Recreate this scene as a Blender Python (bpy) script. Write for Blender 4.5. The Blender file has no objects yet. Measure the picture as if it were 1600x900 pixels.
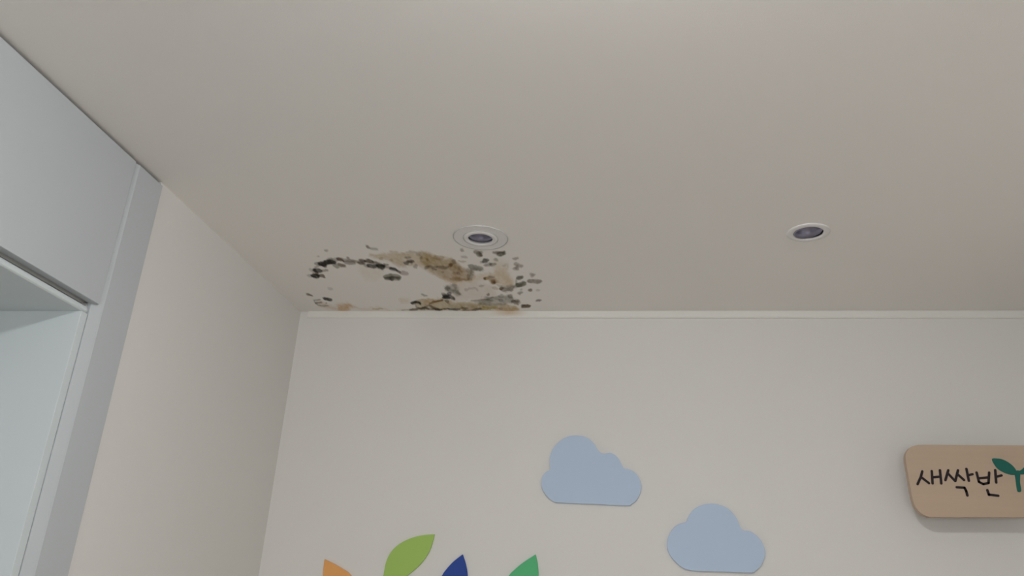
import bpy, bmesh, math
import numpy as np
from mathutils import Matrix, Vector

# ---------------------------------------------------------------- camera, light, exposure
SC = bpy.context.scene
COL = SC.collection
CAM_R = (0.988794, 0.140001, 0.051833)
CAM_U = (0.005037, -0.378293, 0.925672)
CAM_F = (-0.149203, 0.915038, 0.374759)
CAM_POS = (1.2201, -2.6625, 1.4)
camd = bpy.data.cameras.new('camera'); cam = bpy.data.objects.new('camera', camd); COL.objects.link(cam)
camd.sensor_width = 36; camd.lens = 36 * 1263.25 / 1600; camd.clip_start = 0.02
R, U, F = Vector(CAM_R), Vector(CAM_U), Vector(CAM_F)
cam.matrix_world = Matrix(((R.x, U.x, -F.x, CAM_POS[0]), (R.y, U.y, -F.y, CAM_POS[1]), (R.z, U.z, -F.z, CAM_POS[2]), (0, 0, 0, 1)))
SC.camera = cam
SC.view_settings.view_transform = 'Standard'; SC.view_settings.look = 'None'
SC.view_settings.gamma = 1; SC.view_settings.use_curve_mapping = False
SC.view_settings.exposure = -0.38

w = bpy.data.worlds.new('overcast_sky'); SC.world = w; w.use_nodes = True
w.node_tree.nodes['Background'].inputs[0].default_value = (0.85, 0.93, 1.0, 1)
w.node_tree.nodes['Background'].inputs[1].default_value = 0.15

def area(name, loc, aim, sx, sy, power, col):
    d = bpy.data.lights.new(name, 'AREA'); d.shape = 'RECTANGLE'; d.size = sx; d.size_y = sy
    d.energy = power; d.color = col
    o = bpy.data.objects.new(name, d); COL.objects.link(o); o.location = loc
    o.rotation_euler = (Vector(aim) - Vector(loc)).to_track_quat('-Z', 'Y').to_euler()
    return o
RW, RD, RH = 2.475, 4.6, 2.4          # room width, depth, height; the far left ceiling corner stands at x=0, y=0
# window daylight; the front and right windows are unseen, added to light the room
area('added_front_window_light', (1.1, -RD - 0.45, 1.2), (1.1, 0, 1.7), 1.7, 1.2, 44, (0.97, 0.98, 1.0))
area('added_right_window_light', (RW + 0.4, -3.7, 1.1), (0, -2.9, 1.75), 1.2, 1.1, 8, (0.97, 0.98, 1.0))
area('left_window_daylight', (-0.55, -1.95, 1.45), (1, -1.95, 1.45), 1.3, 0.95, 1.7, (0.9, 0.95, 1.0))
LAMP_POWER = 280.0
LAMP_XY = (1.2, -2.12)

# ---------------------------------------------------------------- materials
def mat(name, col, rough=0.6, vary=0.03, vscale=6.0, bump=0.0, bscale=400.0, metal=0.0, attr=None, spec=0.3):
    m = bpy.data.materials.new(name); m.use_nodes = True
    nt = m.node_tree; n = nt.nodes; l = nt.links; b = n['Principled BSDF']
    b.inputs['Roughness'].default_value = rough; b.inputs['Metallic'].default_value = metal
    b.inputs['Specular IOR Level'].default_value = spec
    tc = n.new('ShaderNodeTexCoord')
    nz = n.new('ShaderNodeTexNoise'); nz.inputs['Scale'].default_value = vscale; nz.inputs['Detail'].default_value = 4
    l.new(tc.outputs['Object'], nz.inputs['Vector'])
    mx = n.new('ShaderNodeMix'); mx.data_type = 'RGBA'
    l.new(nz.outputs['Fac'], mx.inputs[0])
    mx.inputs[6].default_value = tuple(c * (1 - vary) for c in col) + (1,)
    mx.inputs[7].default_value = tuple(min(1, c * (1 + vary)) for c in col) + (1,)
    last = mx.outputs[2]
    if attr:
        a = n.new('ShaderNodeAttribute'); a.attribute_name = attr
        mu = n.new('ShaderNodeMix'); mu.data_type = 'RGBA'; mu.blend_type = 'MULTIPLY'; mu.inputs[0].default_value = 1
        l.new(last, mu.inputs[6]); l.new(a.outputs['Color'], mu.inputs[7]); last = mu.outputs[2]
    l.new(last, b.inputs['Base Color'])
    if bump:
        n2 = n.new('ShaderNodeTexNoise'); n2.inputs['Scale'].default_value = bscale; n2.inputs['Detail'].default_value = 2
        l.new(tc.outputs['Object'], n2.inputs['Vector'])
        bp = n.new('ShaderNodeBump'); bp.inputs['Strength'].default_value = bump; bp.inputs['Distance'].default_value = 0.002
        l.new(n2.outputs['Fac'], bp.inputs['Height']); l.new(bp.outputs[0], b.inputs['Normal'])
    return m

def wood_mat(name, c1, c2):
    m = bpy.data.materials.new(name); m.use_nodes = True
    nt = m.node_tree; n = nt.nodes; l = nt.links; b = n['Principled BSDF']; b.inputs['Roughness'].default_value = 0.55
    tc = n.new('ShaderNodeTexCoord'); mp = n.new('ShaderNodeMapping'); mp.inputs['Scale'].default_value = (1.5, 30, 30)
    nz = n.new('ShaderNodeTexNoise'); nz.inputs['Scale'].default_value = 2.0; nz.inputs['Detail'].default_value = 5
    cr = n.new('ShaderNodeMix'); cr.data_type = 'RGBA'
    l.new(tc.outputs['Object'], mp.inputs[0]); l.new(mp.outputs[0], nz.inputs['Vector']); l.new(nz.outputs['Fac'], cr.inputs[0])
    cr.inputs[6].default_value = c1 + (1,); cr.inputs[7].default_value = c2 + (1,)
    l.new(cr.outputs[2], b.inputs['Base Color'])
    return m

def glass_mat():
    m = bpy.data.materials.new('window_glass'); m.use_nodes = True
    nt = m.node_tree; n = nt.nodes; l = nt.links
    for x in list(n):
        if x.type == 'BSDF_PRINCIPLED': n.remove(x)
    t = n.new('ShaderNodeBsdfTransparent'); g = n.new('ShaderNodeBsdfGlossy'); g.inputs['Roughness'].default_value = 0.02
    f = n.new('ShaderNodeFresnel'); f.inputs[0].default_value = 1.3
    x = n.new('ShaderNodeMixShader'); l.new(f.outputs[0], x.inputs[0]); l.new(t.outputs[0], x.inputs[1]); l.new(g.outputs[0], x.inputs[2])
    l.new(x.outputs[0], n['Material Output'].inputs[0])
    return m

def glow_mat(name, col, strength):
    m = bpy.data.materials.new(name); m.use_nodes = True
    b = m.node_tree.nodes['Principled BSDF']; b.inputs['Base Color'].default_value = (.8, .8, .8, 1)
    b.inputs['Emission Color'].default_value = col + (1,); b.inputs['Emission Strength'].default_value = strength
    return m

M = dict(
    wallpaper=mat('cream_wallpaper', (.76, .745, .71), .75, .015, 3, .25, 500),
    ceiling=mat('ceiling_paper', (.87, .84, .80), .8, .012, 3, .2, 450, attr='stain'),
    crown=mat('white_moulding', (.80, .79, .745), .5, .01, attr='stain'),
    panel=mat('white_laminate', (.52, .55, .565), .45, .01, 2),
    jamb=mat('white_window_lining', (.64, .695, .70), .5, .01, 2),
    floor=wood_mat('oak_floor', (.52, .47, .40), (.62, .56, .48)),
    frame=mat('white_plastic_frame', (.75, .77, .78), .35, .01),
    plastic=mat('white_plastic_trim', (.80, .78, .765), .4, .01),
    edge_shade_ring=mat('painted_edge_shade', (.60, .60, .58), .7),
    reflector=mat('grey_blue_reflector', (.30, .29, .38), .35, .1, 60, metal=.7),
    bulb=mat('unlit_lamp_lens', (.22, .22, .27), .15, .05, 60),
    dark=mat('lamp_can', (.03, .03, .035), .6),
    blue=mat('pale_blue_board', (.50, .615, .775), .6, .015, 8),
    blue_edge=mat('blue_board_edge', (.30, .36, .45), .7, .02),
    lime=mat('lime_green_board', (.37, .57, .13), .6, .03, 8),
    orange=mat('orange_board', (.82, .40, .13), .6, .04, 12),
    navy=mat('navy_blue_board', (.022, .065, .31), .6, .03, 8),
    green=mat('green_board', (.10, .49, .21), .6, .03, 8),
    sign=wood_mat('sign_wood', (.50, .375, .27), (.56, .425, .31)),
    ink=mat('black_lettering', (.018, .012, .014), .6),
    teal=mat('teal_green_sprout', (.012, .13, .10), .6, .05, 20),
    spacer=mat('grey_spacer', (.45, .45, .42), .6),
    glass=glass_mat(),
    glow=glow_mat('lit_lamp_cover', (.97, .97, 1.0), LAMP_POWER),
)

# ---------------------------------------------------------------- helpers
def link(name, bm, m, parent=None, bevel=0, smooth=False):
    me = bpy.data.meshes.new(name); bmesh.ops.recalc_face_normals(bm, faces=bm.faces)
    bm.to_mesh(me); bm.free(); o = bpy.data.objects.new(name, me); COL.objects.link(o)
    me.materials.append(m)
    if parent: o.parent = parent; o.matrix_parent_inverse = Matrix.Translation(parent.location).inverted()
    if bevel:
        b = o.modifiers.new('bevel', 'BEVEL'); b.width = bevel; b.segments = 3; b.limit_method = 'ANGLE'; b.angle_limit = math.radians(40)
    if smooth:
        for p in me.polygons: p.use_smooth = True
    return o
def box(bm, x0, x1, y0, y1, z0, z1):
    v = [bm.verts.new(p) for p in ((x0,y0,z0),(x1,y0,z0),(x1,y1,z0),(x0,y1,z0),(x0,y0,z1),(x1,y0,z1),(x1,y1,z1),(x0,y1,z1))]
    for f in ((0,3,2,1),(4,5,6,7),(0,1,5,4),(1,2,6,5),(2,3,7,6),(3,0,4,7)): bm.faces.new([v[i] for i in f])
def boxes(*bs):
    bm = bmesh.new()
    for b in bs: box(bm, *b)
    return bm
def prism(bm, pts, axis, a, b):
    """extrude a 2D outline along one axis from a to b"""
    def P(p, t): return {'x': (t, p[0], p[1]), 'y': (p[0], t, p[1]), 'z': (p[0], p[1], t)}[axis]
    A = [bm.verts.new(P(p, a)) for p in pts]; B = [bm.verts.new(P(p, b)) for p in pts]
    bm.faces.new(A); bm.faces.new(B[::-1])
    for i in range(len(pts)):
        j = (i + 1) % len(pts); bm.faces.new((A[i], A[j], B[j], B[i]))
def lathe(bm, prof, c, seg=64, closed=False):
    rings = []
    for r, z in prof:
        rings.append([bm.verts.new((c[0] + r * math.cos(2*math.pi*k/seg), c[1] + r * math.sin(2*math.pi*k/seg), c[2] + z)) for k in range(seg)] if r > 1e-6
                     else [bm.verts.new((c[0], c[1], c[2] + z))])
    for a, b in zip(rings, rings[1:]):
        for k in range(seg):
            j = (k + 1) % seg
            if len(a) == 1: bm.faces.new((a[0], b[j], b[k]))
            elif len(b) == 1: bm.faces.new((a[k], a[j], b[0]))
            else: bm.faces.new((a[k], a[j], b[j], b[k]))
def smooth_outline(pts, sub=5, sharp=()):
    """closed Catmull-Rom through the points; points listed in sharp stay corners"""
    n = len(pts); out = []
    for i in range(n):
        p0, p1, p2, p3 = (np.array(pts[(i+k) % n]) for k in (-1, 0, 1, 2))
        if i in sharp: p0 = 2*p1 - p2
        if (i+1) % n in sharp: p3 = 2*p2 - p1
        for k in range(sub):
            t = k / sub
            out.append(tuple(.5*((2*p1) + (-p0+p2)*t + (2*p0-5*p1+4*p2-p3)*t*t + (-p0+3*p1-3*p2+p3)*t**3)))
    return out
def structure(o): o['kind'] = 'structure'; return o
def empty(name, loc):
    o = bpy.data.objects.new(name, None); COL.objects.link(o); o.location = loc; o.empty_display_size = .1; return o
def tag(o, label, cat, group=None):
    o['label'] = label; o['category'] = cat
    if group: o['group'] = group
    return o

# ---------------------------------------------------------------- outlines in metres (x, z on the back wall; x, y on the ceiling)
# STAIN: kind, points, half-width, colour factor, strength, edge softness
CLOUD_TALL = [(0.9639, 1.7441), (0.9425, 1.7579), (0.9268, 1.7778), (0.92, 1.7982), (0.9221, 1.8219), (0.9336, 1.8386), (0.9463, 1.8464), (0.9447, 1.8673), (0.9454, 1.8914), (0.9538, 1.9144), (0.9699, 1.9346), (0.9909, 1.9504), (1.0151, 1.9586), (1.0425, 1.9592), (1.0669, 1.9521), (1.0853, 1.9373), (1.0976, 1.9194), (1.1082, 1.9062), (1.1217, 1.9026), (1.1397, 1.9054), (1.1546, 1.8998), (1.1695, 1.8853), (1.1843, 1.8584), (1.1991, 1.855), (1.2167, 1.8467), (1.2327, 1.8281), (1.2398, 1.8051), (1.2367, 1.7819), (1.225, 1.7585), (1.2075, 1.7451), (1.193, 1.7409), (1.0793, 1.7416), (0.9847, 1.7424)]
CLOUD_WIDE = [(1.3753, 1.5567), (1.3562, 1.5652), (1.3344, 1.5844), (1.3209, 1.6055), (1.3171, 1.6271), (1.3219, 1.652), (1.3365, 1.6761), (1.3537, 1.6892), (1.3765, 1.697), (1.3825, 1.7097), (1.3943, 1.7284), (1.4117, 1.743), (1.4346, 1.7522), (1.4601, 1.7551), (1.4852, 1.7511), (1.5071, 1.7407), (1.5231, 1.7245), (1.5333, 1.7069), (1.5405, 1.6865), (1.5497, 1.6778), (1.5675, 1.6766), (1.586, 1.6651), (1.6013, 1.6467), (1.6093, 1.6228), (1.6066, 1.6014), (1.5943, 1.577), (1.5772, 1.5617), (1.5634, 1.5558), (1.4684, 1.555), (1.4027, 1.5539)]
LEAF_LIME = [(0.5794, 1.6295), (0.5405, 1.6251), (0.5011, 1.6141), (0.4674, 1.5963), (0.4422, 1.5718), (0.4279, 1.5408), (0.4236, 1.5037), (0.4218, 1.4716), (0.4247, 1.4377), (0.4663, 1.4668), (0.5027, 1.5004), (0.5302, 1.5245), (0.5526, 1.5508), (0.5695, 1.584)]
LEAF_ORANGE = [(0.2199, 1.5375), (0.221, 1.4946), (0.2289, 1.458), (0.2554, 1.4227), (0.2997, 1.3955), (0.3543, 1.3804), (0.3533, 1.4275), (0.3381, 1.4677), (0.3087, 1.4976), (0.2866, 1.51), (0.2537, 1.5249)]
LEAF_BLUE = [(0.676, 1.5718), (0.6473, 1.548), (0.6247, 1.5218), (0.6135, 1.5031), (0.6031, 1.4755), (0.6053, 1.4398), (0.6292, 1.4002), (0.6759, 1.4343), (0.6949, 1.4708), (0.6964, 1.5092), (0.6881, 1.5429)]
LEAF_GREEN = [(0.9096, 1.5816), (0.8712, 1.5554), (0.8435, 1.5316), (0.8276, 1.5138), (0.8126, 1.4809), (0.8091, 1.4409), (0.8256, 1.4015), (0.891, 1.4361), (0.9167, 1.4769), (0.9212, 1.518), (0.9174, 1.5529)]
SIGN = [(2.0183, 1.8921), (2.0226, 1.9102), (2.0345, 1.926), (2.0524, 1.9337), (2.0748, 1.9361), (2.1998, 1.9383), (2.346, 1.9404), (2.382, 1.9399), (2.3956, 1.9338), (2.3996, 1.9198), (2.3968, 1.8986), (2.3756, 1.7945), (2.366, 1.7672), (2.3512, 1.7465), (2.3272, 1.7363), (2.3094, 1.7347), (2.0836, 1.7269), (2.0607, 1.7274), (2.0436, 1.7346), (2.032, 1.7472), (2.0256, 1.7624), (2.0225, 1.7899), (2.0208, 1.8248), (2.0195, 1.86)]
STROKES = [('A', [(2.0601, 1.8569), (2.054, 1.8405), (2.0422, 1.8191)]), ('A', [(2.054, 1.8405), (2.0741, 1.8229)]), ('A', [(2.0865, 1.8584), (2.084, 1.8225)]), ('A', [(2.0857, 1.8401), (2.1077, 1.8428)]), ('A', [(2.1096, 1.8615), (2.108, 1.8232)]), ('B', [(2.1327, 1.8622), (2.1207, 1.833)]), ('B', [(2.1293, 1.8543), (2.147, 1.8314)]), ('B', [(2.1595, 1.8629), (2.1476, 1.8314)]), ('B', [(2.1562, 1.8516), (2.1719, 1.8349)]), ('B', [(2.1833, 1.8675), (2.1848, 1.8332)]), ('B', [(2.1845, 1.8486), (2.1976, 1.8525)]), ('B', [(2.149, 1.8134), (2.1699, 1.8126), (2.1732, 1.8034), (2.1746, 1.7907)]), ('C', [(2.2096, 1.8577), (2.212, 1.8306), (2.2229, 1.8247), (2.2376, 1.8286), (2.244, 1.8587)]), ('C', [(2.2123, 1.841), (2.2411, 1.8447)]), ('C', [(2.2616, 1.8662), (2.2584, 1.8303)]), ('C', [(2.2604, 1.8466), (2.2762, 1.8513)]), ('C', [(2.2311, 1.8077), (2.2333, 1.795), (2.2579, 1.7927)])]
SPROUT_LEFT = [(2.2578, 1.8984), (2.2703, 1.9002), (2.2863, 1.8978), (2.3028, 1.888), (2.3146, 1.8747), (2.3195, 1.8574), (2.3068, 1.8535), (2.288, 1.8579), (2.2702, 1.8689), (2.2616, 1.8827)]
SPROUT_RIGHT = [(2.3195, 1.8574), (2.3233, 1.8644), (2.3322, 1.8689), (2.3509, 1.8834), (2.3737, 1.8927), (2.3766, 1.8911), (2.3676, 1.8768), (2.3522, 1.8625), (2.3348, 1.8557)]
SPROUT_STEM = [(2.3143, 1.8631), (2.3122, 1.8371), (2.3114, 1.8129), (2.3134, 1.8055), (2.3216, 1.8085), (2.3227, 1.8339), (2.3277, 1.8635)]
STAIN = [
    ('p', [(0.4143, -0.4816), (0.4478, -0.5043), (0.4838, -0.5172), (0.5182, -0.5255), (0.5525, -0.5199), (0.5907, -0.5142), (0.6121, -0.5044), (0.6413, -0.4757), (0.657, -0.4563), (0.6759, -0.4318), (0.6902, -0.402), (0.6945, -0.3617), (0.6907, -0.2992), (0.6642, -0.2727), (0.6279, -0.2733), (0.5995, -0.29), (0.582, -0.3433), (0.5669, -0.3847), (0.543, -0.4053), (0.5073, -0.3961), (0.481, -0.4067), (0.4605, -0.4369), (0.439, -0.4618)], 0.0, (0.6, 0.47, 0.26), 0.58, 0.00994),
    ('p', [(0.5797, -0.5099), (0.611, -0.4998), (0.6402, -0.471), (0.6609, -0.4466), (0.679, -0.417), (0.6882, -0.3921), (0.6697, -0.3622), (0.6411, -0.3831), (0.5999, -0.384), (0.5718, -0.4047), (0.5631, -0.4442)], 0.0, (0.5, 0.38, 0.12), 0.5, 0.01326),
    ('p', [(0.5834, -0.3843), (0.6443, -0.3981), (0.6902, -0.402), (0.7188, -0.3814), (0.7156, -0.3199), (0.6865, -0.2778), (0.6463, -0.2892), (0.6127, -0.3112), (0.5904, -0.3432)], 0.0, (0.52, 0.39, 0.22), 0.45, 0.01326),
    ('p', [(0.6066, -0.3219), (0.6675, -0.3102), (0.7238, -0.3302), (0.7822, -0.37), (0.8297, -0.389), (0.8275, -0.3179), (0.8267, -0.2538), (0.7955, -0.2433), (0.7703, -0.2978), (0.7035, -0.2775), (0.6372, -0.2456), (0.6056, -0.2791)], 0.0, (0.82, 0.7, 0.52), 0.55, 0.01657),
    ('p', [(0.7919, -0.429), (0.8322, -0.4328), (0.8327, -0.3538), (0.8259, -0.2484), (0.8023, -0.2322), (0.7773, -0.2763), (0.7797, -0.3549)], 0.0, (0.82, 0.7, 0.52), 0.3, 0.01657),
    ('p', [(0.6113, -0.246), (0.7035, -0.2775), (0.7615, -0.2438), (0.7509, -0.1529), (0.6961, -0.1177), (0.6312, -0.1303), (0.5809, -0.1064), (0.6254, -0.1892)], 0.0, (0.78, 0.68, 0.6), 0.4, 0.01989),
    ('p', [(0.4744, -0.1195), (0.5229, -0.1312), (0.5836, -0.1186), (0.6489, -0.1059), (0.7121, -0.081), (0.7553, -0.0684), (0.8167, -0.0556), (0.8207, -0.0177), (0.7997, 0.0015), (0.7233, -0.0116), (0.5618, -0.0185), (0.4487, -0.0188)], 0.0, (0.5, 0.38, 0.12), 0.55, 0.00829),
    ('p', [(0.4896, -0.1071), (0.532, -0.1311), (0.5582, -0.1066), (0.5267, -0.0696), (0.4834, -0.0445)], 0.0, (0.78, 0.5, 0.2), 0.4, 0.00994),
    ('p', [(0.5783, -0.0942), (0.6259, -0.0815), (0.6158, -0.0312), (0.5674, -0.0441)], 0.0, (0.5, 0.38, 0.12), 0.4, 0.00994),
    ('p', [(0.6907, -0.0625), (0.741, -0.0497), (0.7428, -0.018), (0.6817, -0.0117)], 0.0, (0.55, 0.46, 0.08), 0.65, 0.00663),
    ('p', [(0.635, -0.0815), (0.6895, -0.0811), (0.6921, -0.0181), (0.6225, -0.0183)], 0.0, (0.52, 0.39, 0.22), 0.4, 0.00994),
    ('p', [(0.7275, -0.0371), (0.7969, -0.0432), (0.8224, -0.0304), (0.8025, 0.0145), (0.7318, 0.0079)], 0.0, (0.78, 0.5, 0.2), 0.38, 0.00994),
    ('p', [(0.1087, -0.091), (0.1474, -0.0653), (0.2095, -0.0714), (0.2348, -0.039), (0.1776, -0.013), (0.1236, -0.0329), (0.0918, -0.0461)], 0.0, (0.72, 0.55, 0.38), 0.45, 0.01657),
    ('p', [(0.1643, -0.0588), (0.2198, -0.0521), (0.2208, -0.026), (0.1555, -0.0196)], 0.0, (0.78, 0.5, 0.2), 0.55, 0.00829),
    ('p', [(0.2273, -0.0456), (0.3286, -0.0322), (0.444, -0.0188), (0.3209, -0.006), (0.2165, -0.0129)], 0.0, (0.82, 0.7, 0.52), 0.35, 0.00994),
    ('p', [(0.3553, -0.3686), (0.4365, -0.3976), (0.3806, -0.2827), (0.3477, -0.2832)], 0.0, (0.82, 0.7, 0.52), 0.22, 0.01989),
    ('p', [(0.4101, -0.12), (0.4485, -0.1258), (0.4385, -0.0701), (0.404, -0.064)], 0.0, (0.82, 0.7, 0.52), 0.4, 0.01326),
    ('p', [(0.77, -0.3703), (0.7787, -0.2977), (0.7844, -0.2545), (0.7675, -0.2547), (0.7596, -0.3086)], 0.0, (0.52, 0.39, 0.22), 0.3, 0.00994),
    ('p', [(0.6714, -0.1058), (0.7116, -0.1296), (0.7402, -0.1412), (0.7616, -0.1645), (0.793, -0.17), (0.8123, -0.1523), (0.8205, -0.1167), (0.8306, -0.0925), (0.8147, -0.0742), (0.7909, -0.0805), (0.7705, -0.0496), (0.7306, -0.056), (0.6929, -0.0749)], 0.0, (0.22, 0.21, 0.155), 0.62, 0.00994),
    ('p', [(0.5958, -0.2351), (0.6266, -0.2568), (0.6412, -0.2232), (0.6407, -0.1774), (0.6194, -0.1601), (0.6009, -0.1779), (0.5902, -0.1896)], 0.0, (0.22, 0.21, 0.155), 0.5, 0.01326),
    ('p', [(0.7104, -0.4015), (0.7385, -0.4108), (0.7534, -0.3807), (0.7496, -0.3707), (0.7251, -0.3712), (0.715, -0.3613), (0.6949, -0.2991), (0.6885, -0.3098), (0.6986, -0.3616)], 0.0, (0.22, 0.21, 0.155), 0.5, 0.00994),
    ('p', [(0.7844, -0.2545), (0.8048, -0.2487), (0.8244, -0.2374), (0.8519, -0.2535), (0.8355, -0.2262), (0.8196, -0.204), (0.7973, -0.1986), (0.7848, -0.2157)], 0.0, (0.17, 0.12, 0.075), 0.5, 0.00994),
    ('p', [(0.7563, -0.3139), (0.7854, -0.3134), (0.7878, -0.2761), (0.776, -0.2546), (0.7608, -0.2657)], 0.0, (0.52, 0.39, 0.22), 0.7, 0.00829),
    ('p', [(0.7899, -0.3547), (0.8415, -0.3587), (0.836, -0.2754), (0.8145, -0.2431), (0.7983, -0.276)], 0.0, (0.82, 0.7, 0.52), 0.2, 0.01989),
    ('p', [(0.3623, -0.4294), (0.3841, -0.3988), (0.438, -0.4026), (0.4063, -0.3676), (0.3639, -0.3684)], 0.0, (0.82, 0.7, 0.52), 0.15, 0.01989),
    ('l', [(0.1778, -0.3458), (0.2002, -0.3874), (0.2347, -0.4274), (0.2753, -0.4512), (0.3116, -0.465), (0.3439, -0.4496), (0.3655, -0.4392), (0.3997, -0.4482), (0.4246, -0.4279), (0.4421, -0.4025), (0.4635, -0.3818), (0.4788, -0.3609)], 0.00358, (0.17, 0.12, 0.075), 0.5, 0.00487),
    ('l', [(0.2196, -0.4361), (0.2338, -0.4324), (0.244, -0.4255), (0.2489, -0.4119)], 0.00337, (0.035, 0.028, 0.018), 0.55, 0.00487),
    ('l', [(0.2333, -0.4274), (0.2474, -0.4271), (0.2647, -0.4433), (0.277, -0.4463), (0.2903, -0.4443)], 0.00505, (0.035, 0.028, 0.018), 0.92, 0.00487),
    ('l', [(0.2421, -0.4205), (0.2558, -0.4269)], 0.00505, (0.17, 0.12, 0.075), 0.8, 0.00487),
    ('l', [(0.2724, -0.4644), (0.2909, -0.4694)], 0.00253, (0.17, 0.12, 0.075), 0.5, 0.00487),
    ('l', [(0.2773, -0.4197), (0.289, -0.4127)], 0.00548, (0.22, 0.21, 0.155), 0.6, 0.00487),
    ('l', [(0.2949, -0.4293), (0.3029, -0.4157), (0.3141, -0.4155)], 0.004, (0.17, 0.12, 0.075), 0.85, 0.00487),
    ('l', [(0.3072, -0.4683), (0.3166, -0.4632), (0.3223, -0.4517)], 0.00358, (0.17, 0.12, 0.075), 0.9, 0.00487),
    ('l', [(0.3414, -0.4771), (0.346, -0.4641)], 0.00316, (0.17, 0.12, 0.075), 0.65, 0.00487),
    ('l', [(0.3217, -0.4419), (0.3331, -0.4383), (0.3537, -0.4329)], 0.00463, (0.17, 0.12, 0.075), 0.6, 0.00487),
    ('l', [(0.348, -0.4576), (0.3613, -0.4475)], 0.00211, (0.17, 0.12, 0.075), 0.4, 0.00487),
    ('l', [(0.3653, -0.4343), (0.3798, -0.4273)], 0.00379, (0.17, 0.12, 0.075), 0.75, 0.00487),
    ('l', [(0.3755, -0.4569), (0.3899, -0.4501)], 0.00379, (0.17, 0.12, 0.075), 0.8, 0.00487),
    ('l', [(0.1961, -0.3823), (0.2057, -0.3769), (0.2207, -0.3783)], 0.00463, (0.035, 0.028, 0.018), 0.9, 0.00487),
    ('l', [(0.222, -0.3817), (0.2449, -0.3813)], 0.00274, (0.17, 0.12, 0.075), 0.55, 0.00487),
    ('l', [(0.1824, -0.3843), (0.191, -0.3841)], 0.00421, (0.22, 0.21, 0.155), 0.35, 0.00487),
    ('l', [(0.1987, -0.3701), (0.1951, -0.349)], 0.00548, (0.17, 0.12, 0.075), 0.85, 0.00487),
    ('l', [(0.1714, -0.337), (0.1826, -0.3315), (0.195, -0.333)], 0.0059, (0.035, 0.028, 0.018), 1, 0.00487),
    ('l', [(0.1984, -0.3383), (0.2109, -0.3363), (0.2121, -0.3237)], 0.00442, (0.17, 0.12, 0.075), 0.85, 0.00487),
    ('l', [(0.159, -0.3355), (0.1678, -0.3353)], 0.00421, (0.22, 0.21, 0.155), 0.4, 0.00487),
    ('l', [(0.2889, -0.532), (0.2973, -0.5287)], 0.00253, (0.17, 0.12, 0.075), 0.45, 0.00487),
    ('l', [(0.2482, -0.4891), (0.2537, -0.489)], 0.0019, (0.17, 0.12, 0.075), 0.35, 0.00487),
    ('l', [(0.0904, -0.1715), (0.0982, -0.1674), (0.1052, -0.1613)], 0.00295, (0.17, 0.12, 0.075), 0.8, 0.00487),
    ('l', [(0.188, -0.2254), (0.2025, -0.2233)], 0.00337, (0.22, 0.21, 0.155), 0.25, 0.00487),
    ('l', [(0.1368, -0.1325), (0.1471, -0.1262), (0.1625, -0.1207)], 0.00442, (0.035, 0.028, 0.018), 0.95, 0.00487),
    ('l', [(0.0951, -0.1142), (0.1204, -0.1181)], 0.00168, (0.22, 0.21, 0.155), 0.7, 0.00487),
    ('l', [(0.0959, -0.1121), (0.0895, -0.0827), (0.0927, -0.0699)], 0.00168, (0.22, 0.21, 0.155), 0.6, 0.00487),
    ('l', [(0.0895, -0.0827), (0.1047, -0.0889), (0.1174, -0.0931)], 0.00232, (0.17, 0.12, 0.075), 0.7, 0.00487),
    ('l', [(0.0911, -0.0656), (0.104, -0.0569), (0.1289, -0.0632)], 0.00147, (0.22, 0.21, 0.155), 0.6, 0.00487),
    ('l', [(0.131, -0.0951), (0.1279, -0.0824)], 0.0019, (0.17, 0.12, 0.075), 0.45, 0.00487),
    ('l', [(0.4291, -0.5523), (0.4347, -0.5446)], 0.00316, (0.17, 0.12, 0.075), 0.8, 0.00487),
    ('l', [(0.4355, -0.5385), (0.4557, -0.5349)], 0.00274, (0.22, 0.21, 0.155), 0.5, 0.00487),
    ('l', [(0.3899, -0.4501), (0.4026, -0.4465), (0.4116, -0.4397)], 0.00421, (0.17, 0.12, 0.075), 0.9, 0.00487),
    ('l', [(0.4136, -0.4462), (0.4292, -0.4295), (0.4377, -0.416)], 0.00295, (0.17, 0.12, 0.075), 0.65, 0.00487),
    ('l', [(0.3868, -0.4138), (0.4042, -0.4067), (0.4173, -0.4131)], 0.00484, (0.035, 0.028, 0.018), 0.85, 0.00487),
    ('l', [(0.4173, -0.4131), (0.43, -0.3995), (0.4394, -0.4026)], 0.00569, (0.035, 0.028, 0.018), 0.92, 0.00487),
    ('l', [(0.4419, -0.4159), (0.4553, -0.4189)], 0.00274, (0.17, 0.12, 0.075), 0.7, 0.00487),
    ('l', [(0.3784, -0.414), (0.3885, -0.4105)], 0.00421, (0.22, 0.21, 0.155), 0.5, 0.00487),
    ('l', [(0.4526, -0.3854), (0.467, -0.3817), (0.4735, -0.3748)], 0.00358, (0.035, 0.028, 0.018), 0.9, 0.00487),
    ('l', [(0.4725, -0.3714), (0.4804, -0.354)], 0.00316, (0.22, 0.21, 0.155), 0.7, 0.00487),
    ('l', [(0.4804, -0.354), (0.5015, -0.3484)], 0.00505, (0.35, 0.25, 0.24), 0.5, 0.00487),
    ('l', [(0.5251, -0.4724), (0.5412, -0.4719)], 0.00295, (0.22, 0.21, 0.155), 0.6, 0.00487),
    ('l', [(0.512, -0.4341), (0.5198, -0.4273), (0.5283, -0.4337)], 0.00379, (0.035, 0.028, 0.018), 0.75, 0.00487),
    ('l', [(0.5241, -0.4435), (0.5444, -0.443)], 0.00337, (0.17, 0.12, 0.075), 0.8, 0.00487),
    ('l', [(0.5311, -0.4336), (0.5379, -0.4334)], 0.00337, (0.035, 0.028, 0.018), 0.7, 0.00487),
    ('l', [(0.5357, -0.4038), (0.5475, -0.4069)], 0.00463, (0.17, 0.12, 0.075), 0.45, 0.00487),
    ('l', [(0.5689, -0.393), (0.5821, -0.3961)], 0.00379, (0.17, 0.12, 0.075), 0.6, 0.00487),
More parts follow.
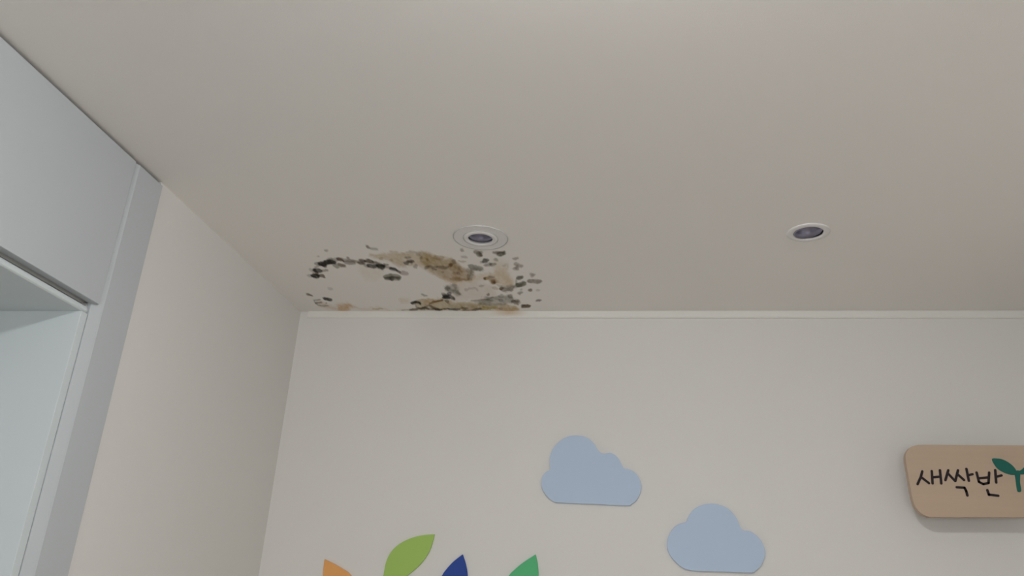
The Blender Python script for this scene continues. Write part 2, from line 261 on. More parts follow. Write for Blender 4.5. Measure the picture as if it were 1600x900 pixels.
    ('l', [(0.5733, -0.4711), (0.5778, -0.4678)], 0.00358, (0.17, 0.12, 0.075), 0.35, 0.00487),
    ('l', [(0.5655, -0.4933), (0.5753, -0.4899)], 0.00295, (0.17, 0.12, 0.075), 0.3, 0.00487),
    ('l', [(0.5908, -0.4548), (0.594, -0.4515)], 0.00253, (0.5, 0.38, 0.12), 0.6, 0.00487),
    ('l', [(0.539, -0.5142), (0.5852, -0.5083)], 0.00211, (0.17, 0.12, 0.075), 0.25, 0.00487),
    ('l', [(0.4922, -0.5185), (0.5137, -0.5189)], 0.0019, (0.52, 0.39, 0.22), 0.3, 0.00487),
    ('l', [(0.4436, -0.4681), (0.4531, -0.4678)], 0.00316, (0.5, 0.38, 0.12), 0.5, 0.00487),
    ('l', [(0.4738, -0.4545), (0.4797, -0.4511)], 0.00316, (0.5, 0.38, 0.12), 0.4, 0.00487),
    ('l', [(0.4146, -0.3236), (0.4428, -0.3267), (0.4675, -0.3173)], 0.00611, (0.22, 0.21, 0.155), 0.8, 0.00487),
    ('l', [(0.4148, -0.3093), (0.4622, -0.3085)], 0.00505, (0.22, 0.21, 0.155), 0.85, 0.00487),
    ('l', [(0.4313, -0.3064), (0.4421, -0.3062)], 0.00421, (0.035, 0.028, 0.018), 0.6, 0.00487),
    ('l', [(0.5035, -0.1691), (0.5101, -0.1592), (0.5181, -0.1552)], 0.00253, (0.22, 0.21, 0.155), 0.55, 0.00487),
    ('l', [(0.4444, -0.0868), (0.462, -0.095), (0.4737, -0.0866), (0.4747, -0.072)], 0.00379, (0.035, 0.028, 0.018), 0.95, 0.00487),
    ('l', [(0.4458, -0.0805), (0.4598, -0.0805)], 0.00316, (0.17, 0.12, 0.075), 0.7, 0.00487),
    ('l', [(0.4566, -0.0679), (0.4532, -0.0425), (0.4646, -0.0382)], 0.00211, (0.17, 0.12, 0.075), 0.6, 0.00487),
    ('l', [(0.3879, -0.0168), (0.4199, -0.0176)], 0.00147, (0.22, 0.21, 0.155), 0.5, 0.00487),
    ('l', [(0.2829, -0.0237), (0.3226, -0.0279)], 0.00168, (0.52, 0.39, 0.22), 0.5, 0.00487),
    ('l', [(0.4215, -0.0176), (0.4451, -0.0231), (0.4667, -0.0339), (0.4834, -0.0381), (0.4928, -0.0252)], 0.00316, (0.17, 0.12, 0.075), 0.9, 0.00487),
    ('l', [(0.4656, -0.0296), (0.4777, -0.0274)], 0.00337, (0.035, 0.028, 0.018), 0.6, 0.00487),
    ('l', [(0.4814, -0.0424), (0.4995, -0.0593)], 0.00337, (0.17, 0.12, 0.075), 0.6, 0.00487),
    ('l', [(0.7108, -0.5245), (0.7161, -0.5183)], 0.00358, (0.17, 0.12, 0.075), 0.5, 0.00487),
    ('l', [(0.7042, -0.4787), (0.7181, -0.4689)], 0.00316, (0.17, 0.12, 0.075), 0.35, 0.00487),
    ('l', [(0.687, -0.4396), (0.7103, -0.4358)], 0.00211, (0.52, 0.39, 0.22), 0.5, 0.00487),
    ('l', [(0.7495, -0.5098), (0.7621, -0.5003), (0.7666, -0.4817)], 0.004, (0.17, 0.12, 0.075), 0.7, 0.00487),
    ('l', [(0.7552, -0.4913), (0.7671, -0.4848)], 0.00463, (0.22, 0.21, 0.155), 0.75, 0.00487),
    ('l', [(0.765, -0.5093), (0.7711, -0.5)], 0.00295, (0.22, 0.21, 0.155), 0.6, 0.00487),
    ('l', [(0.7633, -0.4409), (0.7731, -0.4438), (0.781, -0.4436)], 0.00442, (0.035, 0.028, 0.018), 0.75, 0.00487),
    ('l', [(0.7542, -0.4347), (0.763, -0.4313)], 0.00274, (0.22, 0.21, 0.155), 0.5, 0.00487),
    ('l', [(0.7622, -0.4119), (0.7852, -0.413)], 0.00316, (0.22, 0.21, 0.155), 0.65, 0.00487),
    ('l', [(0.7809, -0.4114), (0.7983, -0.411)], 0.00358, (0.22, 0.21, 0.155), 0.65, 0.00487),
    ('l', [(0.7134, -0.4031), (0.7318, -0.3928), (0.749, -0.3824)], 0.00569, (0.22, 0.21, 0.155), 0.7, 0.00487),
    ('l', [(0.5837, -0.4027), (0.5985, -0.3957), (0.6118, -0.4054)], 0.00337, (0.17, 0.12, 0.075), 0.55, 0.00487),
    ('l', [(0.5913, -0.3825), (0.6035, -0.3755)], 0.00274, (0.17, 0.12, 0.075), 0.65, 0.00487),
    ('l', [(0.6102, -0.3988), (0.6272, -0.3951), (0.645, -0.3947)], 0.00421, (0.17, 0.12, 0.075), 0.6, 0.00487),
    ('l', [(0.6506, -0.4078), (0.6594, -0.4109)], 0.00463, (0.52, 0.39, 0.22), 0.9, 0.00487),
    ('l', [(0.6689, -0.4432), (0.6749, -0.4269)], 0.00463, (0.17, 0.12, 0.075), 0.5, 0.00487),
    ('l', [(0.6533, -0.4078), (0.6635, -0.4174)], 0.00337, (0.17, 0.12, 0.075), 0.5, 0.00487),
    ('l', [(0.6173, -0.47), (0.6431, -0.4662)], 0.00463, (0.52, 0.39, 0.22), 0.5, 0.00487),
    ('l', [(0.6756, -0.3907), (0.677, -0.384)], 0.00295, (0.17, 0.12, 0.075), 0.5, 0.00487),
    ('l', [(0.6618, -0.3504), (0.6673, -0.3434)], 0.00358, (0.17, 0.12, 0.075), 0.5, 0.00487),
    ('l', [(0.6493, -0.3506), (0.6611, -0.347)], 0.00316, (0.52, 0.39, 0.22), 0.5, 0.00487),
    ('l', [(0.6176, -0.3581), (0.621, -0.3546)], 0.00295, (0.52, 0.39, 0.22), 0.5, 0.00487),
    ('l', [(0.6982, -0.3735), (0.7064, -0.3665), (0.6964, -0.329), (0.6903, -0.3045)], 0.00548, (0.3, 0.26, 0.18), 0.55, 0.00487),
    ('l', [(0.6313, -0.3055), (0.6624, -0.3057)], 0.00253, (0.52, 0.39, 0.22), 0.5, 0.00487),
    ('l', [(0.5964, -0.2181), (0.611, -0.2179)], 0.00526, (0.22, 0.21, 0.155), 0.55, 0.00487),
    ('l', [(0.6283, -0.2513), (0.6354, -0.2438), (0.6291, -0.2139)], 0.004, (0.22, 0.21, 0.155), 0.5, 0.00487),
    ('l', [(0.6209, -0.2026), (0.6324, -0.1872), (0.6343, -0.1678)], 0.00421, (0.22, 0.21, 0.155), 0.55, 0.00487),
    ('l', [(0.6044, -0.2143), (0.6139, -0.1835)], 0.00548, (0.22, 0.21, 0.155), 0.45, 0.00487),
    ('l', [(0.568, -0.1368), (0.5847, -0.1446), (0.5967, -0.1445), (0.6059, -0.1245)], 0.00505, (0.035, 0.028, 0.018), 0.92, 0.00487),
    ('l', [(0.5905, -0.1643), (0.6041, -0.172)], 0.00548, (0.035, 0.028, 0.018), 0.75, 0.00487),
    ('l', [(0.573, -0.1723), (0.5861, -0.1644)], 0.00316, (0.17, 0.12, 0.075), 0.6, 0.00487),
    ('l', [(0.5739, -0.1566), (0.5907, -0.1306)], 0.00505, (0.035, 0.028, 0.018), 0.8, 0.00487),
    ('l', [(0.5723, -0.1085), (0.5792, -0.0983)], 0.004, (0.22, 0.21, 0.155), 0.85, 0.00487),
    ('l', [(0.573, -0.0839), (0.5788, -0.0756)], 0.00253, (0.52, 0.39, 0.22), 0.7, 0.00487),
    ('l', [(0.5636, -0.1106), (0.5425, -0.1047), (0.5208, -0.0904), (0.5056, -0.0718)], 0.00295, (0.3, 0.22, 0.08), 0.85, 0.00487),
    ('l', [(0.5041, -0.0592), (0.5152, -0.0337), (0.531, -0.0207)], 0.00379, (0.17, 0.12, 0.075), 0.75, 0.00487),
    ('l', [(0.4928, -0.0252), (0.5159, -0.0229)], 0.00274, (0.17, 0.12, 0.075), 0.7, 0.00487),
    ('l', [(0.5164, -0.0186), (0.539, -0.0216)], 0.00316, (0.17, 0.12, 0.075), 0.9, 0.00487),
    ('l', [(0.5403, -0.0272), (0.5683, -0.0271)], 0.00232, (0.17, 0.12, 0.075), 0.75, 0.00487),
    ('l', [(0.5677, -0.0241), (0.5879, -0.024), (0.6047, -0.0227)], 0.00316, (0.035, 0.028, 0.018), 0.75, 0.00487),
    ('l', [(0.6109, -0.0376), (0.6351, -0.0354)], 0.00358, (0.17, 0.12, 0.075), 0.6, 0.00487),
    ('l', [(0.6159, -0.0162), (0.6283, -0.0161)], 0.00274, (0.17, 0.12, 0.075), 0.5, 0.00487),
    ('l', [(0.6515, -0.0161), (0.6647, -0.0203), (0.6832, -0.0288)], 0.00337, (0.17, 0.12, 0.075), 0.8, 0.00487),
    ('l', [(0.6318, -0.0183), (0.6515, -0.0161)], 0.00211, (0.52, 0.39, 0.22), 0.7, 0.00487),
    ('l', [(0.661, -0.2059), (0.6719, -0.2096)], 0.00379, (0.17, 0.12, 0.075), 0.3, 0.00487),
    ('l', [(0.6756, -0.2209), (0.6986, -0.2206), (0.7017, -0.1978)], 0.00253, (0.17, 0.12, 0.075), 0.25, 0.00487),
    ('l', [(0.7164, -0.2389), (0.7321, -0.2387)], 0.00295, (0.17, 0.12, 0.075), 0.35, 0.00487),
    ('l', [(0.728, -0.1648), (0.7335, -0.1628)], 0.00379, (0.17, 0.12, 0.075), 0.45, 0.00487),
    ('l', [(0.7428, -0.3001), (0.7567, -0.2998)], 0.00379, (0.5, 0.38, 0.12), 0.95, 0.00487),
    ('l', [(0.742, -0.3036), (0.7457, -0.2929)], 0.00316, (0.17, 0.12, 0.075), 0.8, 0.00487),
    ('l', [(0.6297, -0.2913), (0.6622, -0.2908), (0.6861, -0.2975)], 0.00211, (0.52, 0.39, 0.22), 0.5, 0.00487),
    ('l', [(0.6643, -0.1079), (0.6875, -0.1117), (0.7113, -0.1196), (0.7443, -0.1392)], 0.00253, (0.22, 0.21, 0.155), 0.6, 0.00487),
    ('l', [(0.6823, -0.075), (0.6929, -0.0749)], 0.00295, (0.52, 0.39, 0.22), 0.5, 0.00487),
    ('l', [(0.8049, -0.5006), (0.8229, -0.5001), (0.8383, -0.4997)], 0.00295, (0.17, 0.12, 0.075), 0.7, 0.00487),
    ('l', [(0.8161, -0.4896), (0.8342, -0.4891)], 0.00505, (0.22, 0.21, 0.155), 0.8, 0.00487),
    ('l', [(0.8206, -0.4772), (0.8302, -0.48)], 0.00316, (0.22, 0.21, 0.155), 0.5, 0.00487),
    ('l', [(0.833, -0.4983), (0.8383, -0.4951)], 0.00379, (0.17, 0.12, 0.075), 0.6, 0.00487),
    ('l', [(0.8, -0.4464), (0.8087, -0.443)], 0.00295, (0.22, 0.21, 0.155), 0.5, 0.00487),
    ('l', [(0.8581, -0.4575), (0.8721, -0.4546)], 0.00337, (0.17, 0.12, 0.075), 0.6, 0.00487),
    ('l', [(0.8565, -0.4178), (0.8667, -0.4046), (0.8791, -0.3978)], 0.00337, (0.17, 0.12, 0.075), 0.55, 0.00487),
    ('l', [(0.8638, -0.403), (0.8584, -0.3834)], 0.00358, (0.17, 0.12, 0.075), 0.4, 0.00487),
    ('l', [(0.8497, -0.3786), (0.8649, -0.3816)], 0.00337, (0.17, 0.12, 0.075), 0.55, 0.00487),
    ('l', [(0.8186, -0.404), (0.8252, -0.4039)], 0.00274, (0.17, 0.12, 0.075), 0.25, 0.00487),
    ('l', [(0.8268, -0.4233), (0.8337, -0.4069), (0.8335, -0.3873)], 0.00211, (0.17, 0.12, 0.075), 0.15, 0.00487),
    ('l', [(0.8968, -0.3355), (0.9113, -0.3318)], 0.00316, (0.17, 0.12, 0.075), 0.45, 0.00487),
    ('l', [(0.8993, -0.3217), (0.9076, -0.3233)], 0.00316, (0.17, 0.12, 0.075), 0.4, 0.00487),
    ('l', [(0.851, -0.3087), (0.8702, -0.3084)], 0.004, (0.22, 0.21, 0.155), 0.9, 0.00487),
    ('l', [(0.8483, -0.3044), (0.8686, -0.3014)], 0.00337, (0.035, 0.028, 0.018), 0.45, 0.00487),
    ('l', [(0.761, -0.3173), (0.779, -0.317)], 0.00274, (0.17, 0.12, 0.075), 0.6, 0.00487),
    ('l', [(0.8844, -0.2781), (0.9021, -0.2754), (0.9227, -0.274)], 0.00484, (0.17, 0.12, 0.075), 0.75, 0.00487),
    ('l', [(0.84, -0.2482), (0.8531, -0.2516), (0.872, -0.2568)], 0.0059, (0.22, 0.21, 0.155), 0.95, 0.00487),
    ('l', [(0.8395, -0.2445), (0.8566, -0.2461)], 0.00421, (0.035, 0.028, 0.018), 0.4, 0.00487),
    ('l', [(0.8449, -0.2948), (0.842, -0.2627)], 0.00253, (0.22, 0.21, 0.155), 0.5, 0.00487),
    ('l', [(0.8764, -0.2014), (0.8866, -0.2031)], 0.00316, (0.17, 0.12, 0.075), 0.8, 0.00487),
    ('l', [(0.9021, -0.2022), (0.9133, -0.2009)], 0.00211, (0.17, 0.12, 0.075), 0.3, 0.00487),
    ('l', [(0.8375, -0.1772), (0.8519, -0.177)], 0.00337, (0.17, 0.12, 0.075), 0.5, 0.00487),
    ('l', [(0.8405, -0.1675), (0.8446, -0.1656)], 0.00253, (0.17, 0.12, 0.075), 0.4, 0.00487),
    ('l', [(0.8501, -0.2074), (0.8541, -0.2054)], 0.00295, (0.22, 0.21, 0.155), 0.35, 0.00487),
    ('l', [(0.8894, -0.1022), (0.906, -0.1061)], 0.00295, (0.2, 0.12, 0.14), 0.7, 0.00487),
    ('l', [(0.8327, -0.0514), (0.8462, -0.0513), (0.8612, -0.0512)], 0.00463, (0.17, 0.12, 0.075), 0.98, 0.00487),
    ('l', [(0.831, -0.0618), (0.844, -0.0576)], 0.00253, (0.035, 0.028, 0.018), 0.5, 0.00487),
    ('l', [(0.7663, -0.2819), (0.7724, -0.2674)], 0.00526, (0.52, 0.39, 0.22), 0.9, 0.00487),
    ('l', [(0.7707, -0.2746), (0.7738, -0.2673)], 0.00295, (0.17, 0.12, 0.075), 0.6, 0.00487),
    ('l', [(0.7812, -0.2157), (0.789, -0.2194)], 0.00421, (0.24, 0.17, 0.07), 0.85, 0.00487),
    ('l', [(0.7844, -0.2082), (0.8093, -0.2116), (0.829, -0.23)], 0.00505, (0.17, 0.12, 0.075), 0.4, 0.00487),
    ('l', [(0.8051, -0.2414), (0.8357, -0.2373)], 0.00316, (0.17, 0.12, 0.075), 0.4, 0.00487),
    ('l', [(0.7581, -0.2235), (0.7727, -0.2158)], 0.00379, (0.52, 0.39, 0.22), 0.4, 0.00487),
    ('l', [(0.8009, -0.1544), (0.8089, -0.1386)], 0.00548, (0.22, 0.21, 0.155), 0.6, 0.00487),
    ('l', [(0.7659, -0.1547), (0.7793, -0.1468)], 0.00463, (0.22, 0.21, 0.155), 0.4, 0.00487),
    ('l', [(0.8047, -0.0987), (0.829, -0.1026)], 0.00421, (0.17, 0.12, 0.075), 0.65, 0.00487),
    ('l', [(0.8179, -0.0865), (0.8226, -0.0659)], 0.00211, (0.52, 0.39, 0.22), 0.7, 0.00487),
    ('l', [(0.762, -0.1112), (0.7721, -0.1091)], 0.00379, (0.22, 0.21, 0.155), 0.5, 0.00487),
    ('l', [(0.7188, -0.1195), (0.7376, -0.1073)], 0.00337, (0.22, 0.21, 0.155), 0.5, 0.00487),
    ('l', [(0.7497, -0.0328), (0.7598, -0.0285)], 0.00379, (0.17, 0.12, 0.075), 0.45, 0.00487),
    ('l', [(0.7291, -0.1629), (0.7332, -0.1609)], 0.00316, (0.17, 0.12, 0.075), 0.4, 0.00487),
]

# ---------------------------------------------------------------- room shell
structure(link('floor', boxes((-.3, RW+.1, -RD-.2, .1, -.1, 0)), M['floor']))
structure(link('wall_back', boxes((-.3, RW+.1, 0, .1, 0, RH+.1)), M['wallpaper']))
structure(link('wall_right', boxes((RW, RW+.15, -3.0, 0, 0, RH+.1), (RW, RW+.15, -RD-.2, -4.4, 0, RH+.1),
                                   (RW, RW+.15, -4.4, -3.0, 0, .75), (RW, RW+.15, -4.4, -3.0, 2.15, RH+.1)), M['wallpaper']))
# left wall: solid to the window opening (y -1.08 .. -2.75), low wall under it, solid again behind the camera
OY0, OY1, HEAD, SILL = -.962, -2.75, 2.011, .9
structure(link('wall_left', boxes((-.3, 0, OY0, 0, 0, RH+.1), (-.3, 0, OY1, OY0, 0, SILL), (-.3, -.03, OY1, OY0, HEAD, RH+.1), (-.3, -.02, -1.0912, OY0, SILL, HEAD), (-.3, -.03, OY0-.01, OY0, HEAD, RH+.1),
                                  (-.3, 0, -RD-.2, OY1, 0, RH+.1)), M['wallpaper']))
structure(link('wall_front', boxes((0, .2, -RD-.2, -RD, 0, RH+.1), (2.0, RW, -RD-.2, -RD, 0, RH+.1),
                                   (.2, 2.0, -RD-.2, -RD, 0, .75), (.2, 2.0, -RD-.2, -RD, 2.15, RH+.1)), M['wallpaper']))

# ceiling: one sheet, finely divided where the water stain and mould have spread
LIGHTS = [(.785, -.605), (1.687, -.607)]
xs = np.unique(np.round(np.concatenate([[-.3], np.linspace(0, 1.06, 708), np.linspace(1.06, 1.62, 8), np.linspace(1.62, 1.76, 29), np.linspace(1.76, RW, 8)]), 5))
ys = np.unique(np.round(np.concatenate([np.linspace(0, -.56, 180), np.linspace(-.56, -.66, 26), np.linspace(-.66, -RD, 24)]), 5))
NX, NY = len(xs), len(ys)
X, Y = np.meshgrid(xs, ys)
Z = np.full_like(X, RH)
rng = np.random.RandomState(4)
def value_noise(X, Y, cell):
    u, v = X / cell + 100, Y / cell + 100
    t = rng.rand(512, 512); iu, iv = np.floor(u).astype(int), np.floor(v).astype(int); fu, fv = u - iu, v - iv
    fu, fv = fu*fu*(3-2*fu), fv*fv*(3-2*fv); g = lambda a, b: t[a % 512, b % 512]
    return (g(iu, iv)*(1-fu) + g(iu+1, iv)*fu)*(1-fv) + (g(iu, iv+1)*(1-fu) + g(iu+1, iv+1)*fu)*fv
nA = value_noise(X, Y*.5, .012)*.6 + value_noise(X, Y*.5, .005)*.4 - .5
nB = value_noise(X+3, Y*.5, .012)*.6 + value_noise(X+7, Y*.5, .005)*.4 - .5
nC = value_noise(X, Y*.4, .006)*.5 + value_noise(X, Y*.4, .02)*.5
stain = np.ones(X.shape + (3,))
wet = np.zeros_like(X)
SH, AN = .22, 1/3.0                    # the growths are drawn out along the room's depth
def to_uv(x, y): return x + SH*y, y*AN
nL, nM = value_noise(X, Y*.4, .035) - .5, value_noise(X+5, Y*.4, .035) - .5
SU, SV = to_uv(X + nA*.004 + nL*.003, Y + nB*.014 + nM*.006)
PWU, PWV = to_uv(X + nA*.008 + nL*.016, Y + nB*.026 + nM*.045)
def stroke_dist(q, r):
    """distance to a polyline's edge; the half-width tapers towards both ends"""
    ln = [math.hypot(b[0]-a[0], b[1]-a[1]) for a, b in zip(q, q[1:])]; tot = sum(ln) + 1e-9; s0 = 0; best = None
    for (a, b), L in zip(zip(q, q[1:]), ln):
        dx, dy = b[0]-a[0], b[1]-a[1]; t = np.clip(((PU-a[0])*dx + (PV-a[1])*dy) / (L*L+1e-12), 0, 1)
        g = (s0 + t*L) / tot; rr = r * (.72 + .48*np.sqrt(np.clip(4*g*(1-g), 0, 1)))
        e = np.hypot(PU-a[0]-t*dx, PV-a[1]-t*dy) - rr
        best = e if best is None else np.minimum(best, e); s0 += L
    return best
def seg_dist(ax, ay, bx, by):
    dx, dy = bx-ax, by-ay; t = np.clip(((PU-ax)*dx + (PV-ay)*dy) / (dx*dx+dy*dy+1e-12), 0, 1)
    return np.hypot(PU-ax-t*dx, PV-ay-t*dy)
for kind, pts, r, col, alpha, soft in STAIN:
    q = [to_uv(*p) for p in pts]; col = np.array(col)
    if kind == 'l':
        PU, PV = SU, SV
        k = np.clip((soft*.5 - stroke_dist(q, r)) / soft, 0, 1)
        k = k*k*(3-2*k) * alpha * (.80 + .4*nC)
    else:
        PU, PV = PWU, PWV
        d = np.min([seg_dist(*a, *b) for a, b in zip(q, q[1:] + q[:1])], axis=0)
        ins = np.zeros(X.shape, bool)
        for (ax, ay), (bx, by) in zip(q, q[1:] + q[:1]):
            ins ^= ((ay > PV) != (by > PV)) & (PU < (bx-ax)*(PV-ay)/((by-ay) if abs(by-ay) > 1e-9 else 1e-9) + ax)
        sd = np.where(ins, d, -d)
        k = np.clip((sd + soft*.5) / soft, 0, 1)
        k = k*k*(3-2*k) * alpha * (.65 + .7*nC)
        wet = np.maximum(wet, k)
    k = np.clip(k, 0, 1)[..., None]
    stain = stain * (1 - k) + stain * col * k
Z = Z + wet * .0015 * (nC - .5) * 2     # the soaked paper is slightly cockled
me = bpy.data.meshes.new('ceiling')
co = np.stack([X, Y, Z], -1).reshape(-1, 3)
I = np.arange(NX*NY).reshape(NY, NX)
quads = np.stack([I[:-1, :-1], I[1:, :-1], I[1:, 1:], I[:-1, 1:]], -1).reshape(-1, 4)
ctr = co[quads].mean(1)
keep = np.ones(len(quads), bool)
for cx, cy in LIGHTS: keep &= np.hypot(ctr[:, 0]-cx, ctr[:, 1]-cy) > .0405
quads = quads[keep]
me.vertices.add(len(co)); me.vertices.foreach_set('co', co.ravel())
me.loops.add(quads.size); me.loops.foreach_set('vertex_index', quads.ravel())
me.polygons.add(len(quads)); me.polygons.foreach_set('loop_start', np.arange(0, quads.size, 4))
me.update(calc_edges=True)
ca = me.color_attributes.new('stain', 'FLOAT_COLOR', 'POINT')
ca.data.foreach_set('color', np.concatenate([stain, np.ones(X.shape + (1,))], -1).astype(np.float32).ravel())
me.materials.append(M['ceiling'])
ce = structure(bpy.data.objects.new('ceiling', me)); COL.objects.link(ce)

# thin moulding along the top of the back wall; brown water has run onto it
TX = [.032] + [round(.05 + .01*k, 3) for k in range(100)] + [1.6, 2.0, RW-.001]
bm = bmesh.new()
for X0, X1 in zip(TX, TX[1:]): prism(bm, [(0, RH-.0005), (0, RH-.026), (-.005, RH-.026), (-.008, RH-.022), (-.008, RH-.010), (-.008, RH-.0005)], 'x', X0, X1)
bmesh.ops.remove_doubles(bm, verts=bm.verts, dist=1e-5)
bm.faces.ensure_lookup_table()
bmesh.ops.delete(bm, geom=[f for f in bm.faces if abs(f.normal.x) > .9 and .033 < f.calc_center_median().x < RW-.002], context='FACES_ONLY')
trim = structure(link('trim_1', bm, M['crown']))

tc = trim.data.color_attributes.new('stain', 'FLOAT_COLOR', 'POINT')
for i, v in enumerate(trim.data.vertices):
    x, z = v.co.x, v.co.z - RH
    a = max(0, 1 - abs(x - .78)/.075) * (.75 if z > -.015 else .0)
    a = max(a, max(0, min(1, (.86 - abs(x - .42)*1.6)*.5)) * (.22 if z > -.005 else 0))
    tc.data[i].color = (1 - .25*a, 1 - .42*a, 1 - .62*a, 1)

# ---------------------------------------------------------------- window in the left wall: header, casing, lining, sash
wl = structure(empty('window_1', (0, -1.6, SILL)))
P0 = .004
# casing stile with a chamfered opening-side edge
bm = bmesh.new()
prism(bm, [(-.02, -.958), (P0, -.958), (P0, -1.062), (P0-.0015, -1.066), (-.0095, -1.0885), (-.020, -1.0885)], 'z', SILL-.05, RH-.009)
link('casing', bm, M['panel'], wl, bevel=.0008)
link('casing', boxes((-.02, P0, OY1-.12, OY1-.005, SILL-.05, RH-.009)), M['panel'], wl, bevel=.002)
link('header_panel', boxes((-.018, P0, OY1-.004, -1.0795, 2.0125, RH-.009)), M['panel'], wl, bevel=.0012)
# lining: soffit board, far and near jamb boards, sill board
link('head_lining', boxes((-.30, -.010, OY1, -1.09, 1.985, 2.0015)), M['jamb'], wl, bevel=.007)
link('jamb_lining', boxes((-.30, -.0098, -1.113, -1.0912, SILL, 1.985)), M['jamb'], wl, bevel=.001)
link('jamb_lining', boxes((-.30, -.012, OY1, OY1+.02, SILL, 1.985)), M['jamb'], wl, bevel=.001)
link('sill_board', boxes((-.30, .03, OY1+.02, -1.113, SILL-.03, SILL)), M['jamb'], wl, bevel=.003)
def sash(parent, axis, c, a0, a1, z0, z1, wdt=.05, th=.04):
    """a sash frame with a mullion, and its pane"""
    mid = (a0 + a1) / 2; bs = []
    for (u0, u1, v0, v1) in ((a0, a1, z0, z0+wdt), (a0, a1, z1-wdt, z1), (a0, a0+wdt, z0+wdt, z1-wdt), (a1-wdt, a1, z0+wdt, z1-wdt), (mid-wdt/2, mid+wdt/2, z0+wdt, z1-wdt)):
        bs.append((c-th/2, c+th/2, u0, u1, v0, v1) if axis == 'x' else (u0, u1, c-th/2, c+th/2, v0, v1))
    f = link('window_frame', boxes(*bs), M['frame'], parent, bevel=.003)
    for (u0, u1) in ((a0+wdt, mid-wdt/2), (mid+wdt/2, a1-wdt)):
        link('window_pane', boxes((c-.003, c+.003, u0, u1, z0+wdt, z1-wdt) if axis == 'x' else (u0, u1, c-.003, c+.003, z0+wdt, z1-wdt)), M['glass'], parent)
sash(wl, 'x', -.27, OY1+.02, -1.113, SILL, 1.985)
wf = structure(empty('added_front_window', (1.1, -RD, .75)))  # unseen window behind the camera, added as a light source
sash(wf, 'y', -RD-.12, .2, 2.0, .75, 2.15)
link('window_sill', boxes((.15, 2.05, -RD-.02, -RD+.06, .72, .75)), M['jamb'], wf, bevel=.003)

wr = structure(empty('added_right_window', (RW, -3.7, .75)))  # unseen window, added to throw more light on the left wall
sash(wr, 'x', RW+.1, -4.4, -3.0, .75, 2.15)

# ---------------------------------------------------------------- lamps in the ceiling
def downlight(name, c, label, tilt=None):
    t = tag(empty(name, (c[0], c[1], RH)), label, 'light', None)
    C0 = (c[0], c[1], RH)
    if tilt is None:
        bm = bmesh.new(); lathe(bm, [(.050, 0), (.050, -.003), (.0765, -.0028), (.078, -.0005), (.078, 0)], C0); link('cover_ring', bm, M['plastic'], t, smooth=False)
        for r0, z0 in ((.0778, .0035), (.0496, .0045)):  # grey bands paint the thin shadow lines along the ring edges
            bm = bmesh.new(); lathe(bm, [(r0, 0), (r0, -z0), (r0+.0016, -z0), (r0+.0016, 0)], C0); link('edge_shade_ring', bm, M['edge_shade_ring'], t)
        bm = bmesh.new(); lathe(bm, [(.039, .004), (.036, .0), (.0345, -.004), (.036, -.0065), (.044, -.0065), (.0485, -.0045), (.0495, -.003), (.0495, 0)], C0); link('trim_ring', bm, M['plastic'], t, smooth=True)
    else:
        bm = bmesh.new(); lathe(bm, [(.041, .004), (.039, 0), (.0385, -.0025), (.040, -.0035), (.0535, -.003), (.056, -.001), (.056, 0)], C0); link('trim_ring', bm, M['plastic'], t, smooth=True)
    bm = bmesh.new(); lathe(bm, [(.0395, -.0002), (.0395, .085), (0, .085)], C0); link('lamp_can', bm, M['dark'], t)
    ty = Matrix.Identity(4) if tilt is None else Matrix.Translation(C0) @ Matrix.Rotation(tilt, 4, 'Y') @ Matrix.Translation(-Vector(C0))
    bm = bmesh.new(); lathe(bm, [(.0345, .004), (.0350, .0035), (.0335, .0015), (.030, .012), (.024, .024), (.018, .030)] if tilt is None else
                                [(.0375, .004), (.038, .001), (.036, -.001), (.031, .012), (.025, .024), (.018, .030)], C0)
    bmesh.ops.transform(bm, matrix=ty, verts=bm.verts); link('reflector', bm, M['reflector'], t, smooth=True)
    bm = bmesh.new(); lathe(bm, [(.0185, .031), (.0185, .026), (.013, .021), (.006, .019), (0, .0185)], C0, 48)
    bmesh.ops.transform(bm, matrix=ty, verts=bm.verts); link('bulb', bm, M['bulb'], t, smooth=True)
    return t
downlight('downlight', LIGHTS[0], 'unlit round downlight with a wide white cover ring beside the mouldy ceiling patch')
downlight('downlight', LIGHTS[1], 'unlit tilted downlight with a dark opening on the clean right side of the ceiling', tilt=math.radians(-7))
# the room's own lit lamp, overhead behind the picture
lt = tag(empty('ceiling_lamp', (LAMP_XY[0], LAMP_XY[1], RH)), 'lit round flush ceiling lamp over the middle of the room', 'light')
LC = (LAMP_XY[0], LAMP_XY[1], RH)
bm = bmesh.new(); lathe(bm, [(.0, -.0005), (.095, -.0005), (.095, -.016), (.088, -.020), (.076, -.020), (.076, -.01), (0, -.01)], LC); link('lamp_housing', bm, M['plastic'], lt)
bm = bmesh.new(); lathe(bm, [(.074, -.012), (.074, -.058), (.068, -.068), (.045, -.072), (0, -.073)], LC); link('lamp_cover', bm, M['glow'], lt, smooth=True)

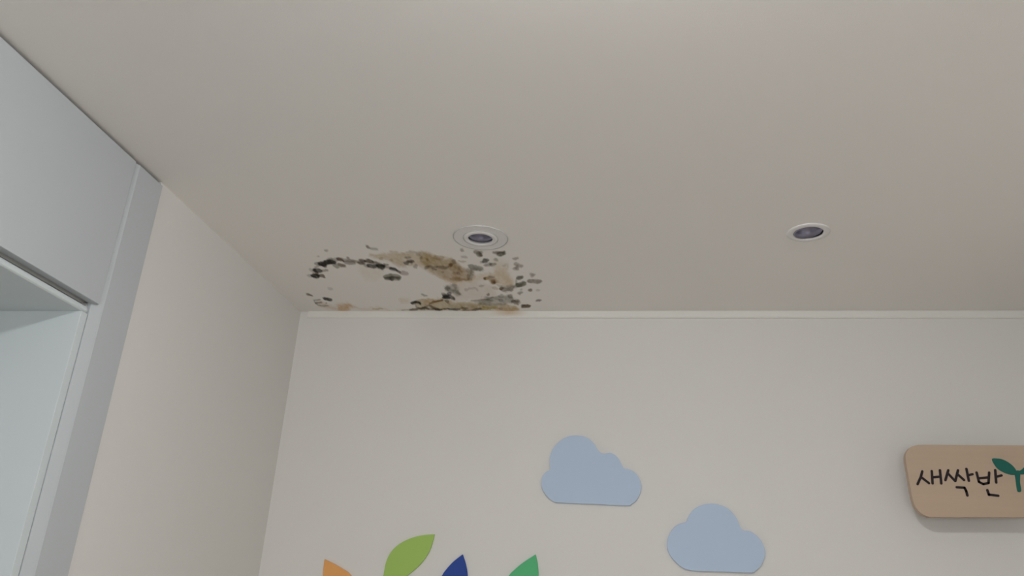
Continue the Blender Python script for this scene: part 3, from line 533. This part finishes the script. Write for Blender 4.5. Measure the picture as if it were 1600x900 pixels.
# ---------------------------------------------------------------- boards on the back wall
def board(name, outline, th, m, label, cat, group=None, sharp=(), sub=5, y0=0.0):
    pts = smooth_outline(outline, sub, sharp)
    bm = bmesh.new(); prism(bm, pts, 'y', y0, y0 - th)
    o = link(name, bm, m, bevel=.0012)
    if label: tag(o, label, cat, group)
    return o
board('cloud_decoration', CLOUD_TALL, .010, M['blue'], 'pale blue cloud cutout on the wall, higher and further left of the two clouds', 'wall decoration', 'blue clouds on the back wall')
board('cloud_decoration', CLOUD_WIDE, .010, M['blue'], 'pale blue cloud cutout on the wall, lower and nearer the wooden sign', 'wall decoration', 'blue clouds on the back wall')
G = 'coloured leaves on the back wall'
board('leaf_decoration', LEAF_ORANGE, .008, M['orange'], 'orange leaf cutout with its pointed tip up, nearest the left wall', 'wall decoration', G, (0, 5))
board('leaf_decoration', LEAF_LIME, .008, M['lime'], 'large lime green leaf cutout leaning right between the orange and blue leaves', 'wall decoration', G, (0, 8))
board('leaf_decoration', LEAF_BLUE, .008, M['navy'], 'dark blue leaf cutout between the lime green and emerald green leaves', 'wall decoration', G, (0, 6))
board('leaf_decoration', LEAF_GREEN, .008, M['green'], 'emerald green leaf cutout with upright tip, right of the dark blue leaf', 'wall decoration', G, (0, 6))

# wooden class sign held off the wall on spacers
FY, TH = -.10, .022
sg = tag(empty('class_sign', (2.21, 0, 1.73)), 'beige wooden class sign with rounded corners, black lettering and a green sprout', 'sign')
bm = bmesh.new(); prism(bm, smooth_outline(SIGN, 5), 'y', FY, FY + TH); link('board', bm, M['sign'], sg, bevel=.003)
for sx, sz in ((2.10, 1.90), (2.10, 1.77), (2.34, 1.90), (2.34, 1.77)):
    bm = bmesh.new(); prism(bm, [(sx + .012*math.cos(a*math.pi/12), sz + .012*math.sin(a*math.pi/12)) for a in range(24)], 'y', FY + TH, 0)
    link('spacer', bm, M['spacer'], sg, smooth=False)
def stroke(bm, pts, r, y0, y1):
    """marker stroke: rounded ribbon along a polyline"""
    for a, b in zip(pts, pts[1:]):
        a, b = np.array(a), np.array(b); d = b - a; ang = math.atan2(d[1], d[0])
        out = [(a[0] + r*math.cos(ang + math.pi/2 + k*math.pi/8), a[1] + r*math.sin(ang + math.pi/2 + k*math.pi/8)) for k in range(9)]
        out += [(b[0] + r*math.cos(ang - math.pi/2 + k*math.pi/8), b[1] + r*math.sin(ang - math.pi/2 + k*math.pi/8)) for k in range(9)]
        prism(bm, out, 'y', y0, y1)
for key in 'ABC':
    bm = bmesh.new(); n = 0
    for k, pts in STROKES:
        if k == key: stroke(bm, pts, .0034, FY + .0005, FY - .0012 - .00005*n); n += 1
    link('letter', bm, M['ink'], sg)
for nm, o in (('sprout_leaf', SPROUT_LEFT), ('sprout_leaf', SPROUT_RIGHT), ('sprout_stem', SPROUT_STEM)):
    bm = bmesh.new(); prism(bm, smooth_outline(o, 4), 'y', FY + .0005, FY - (.0018 if nm == 'sprout_leaf' else .0022)); link(nm, bm, M['teal'], sg)
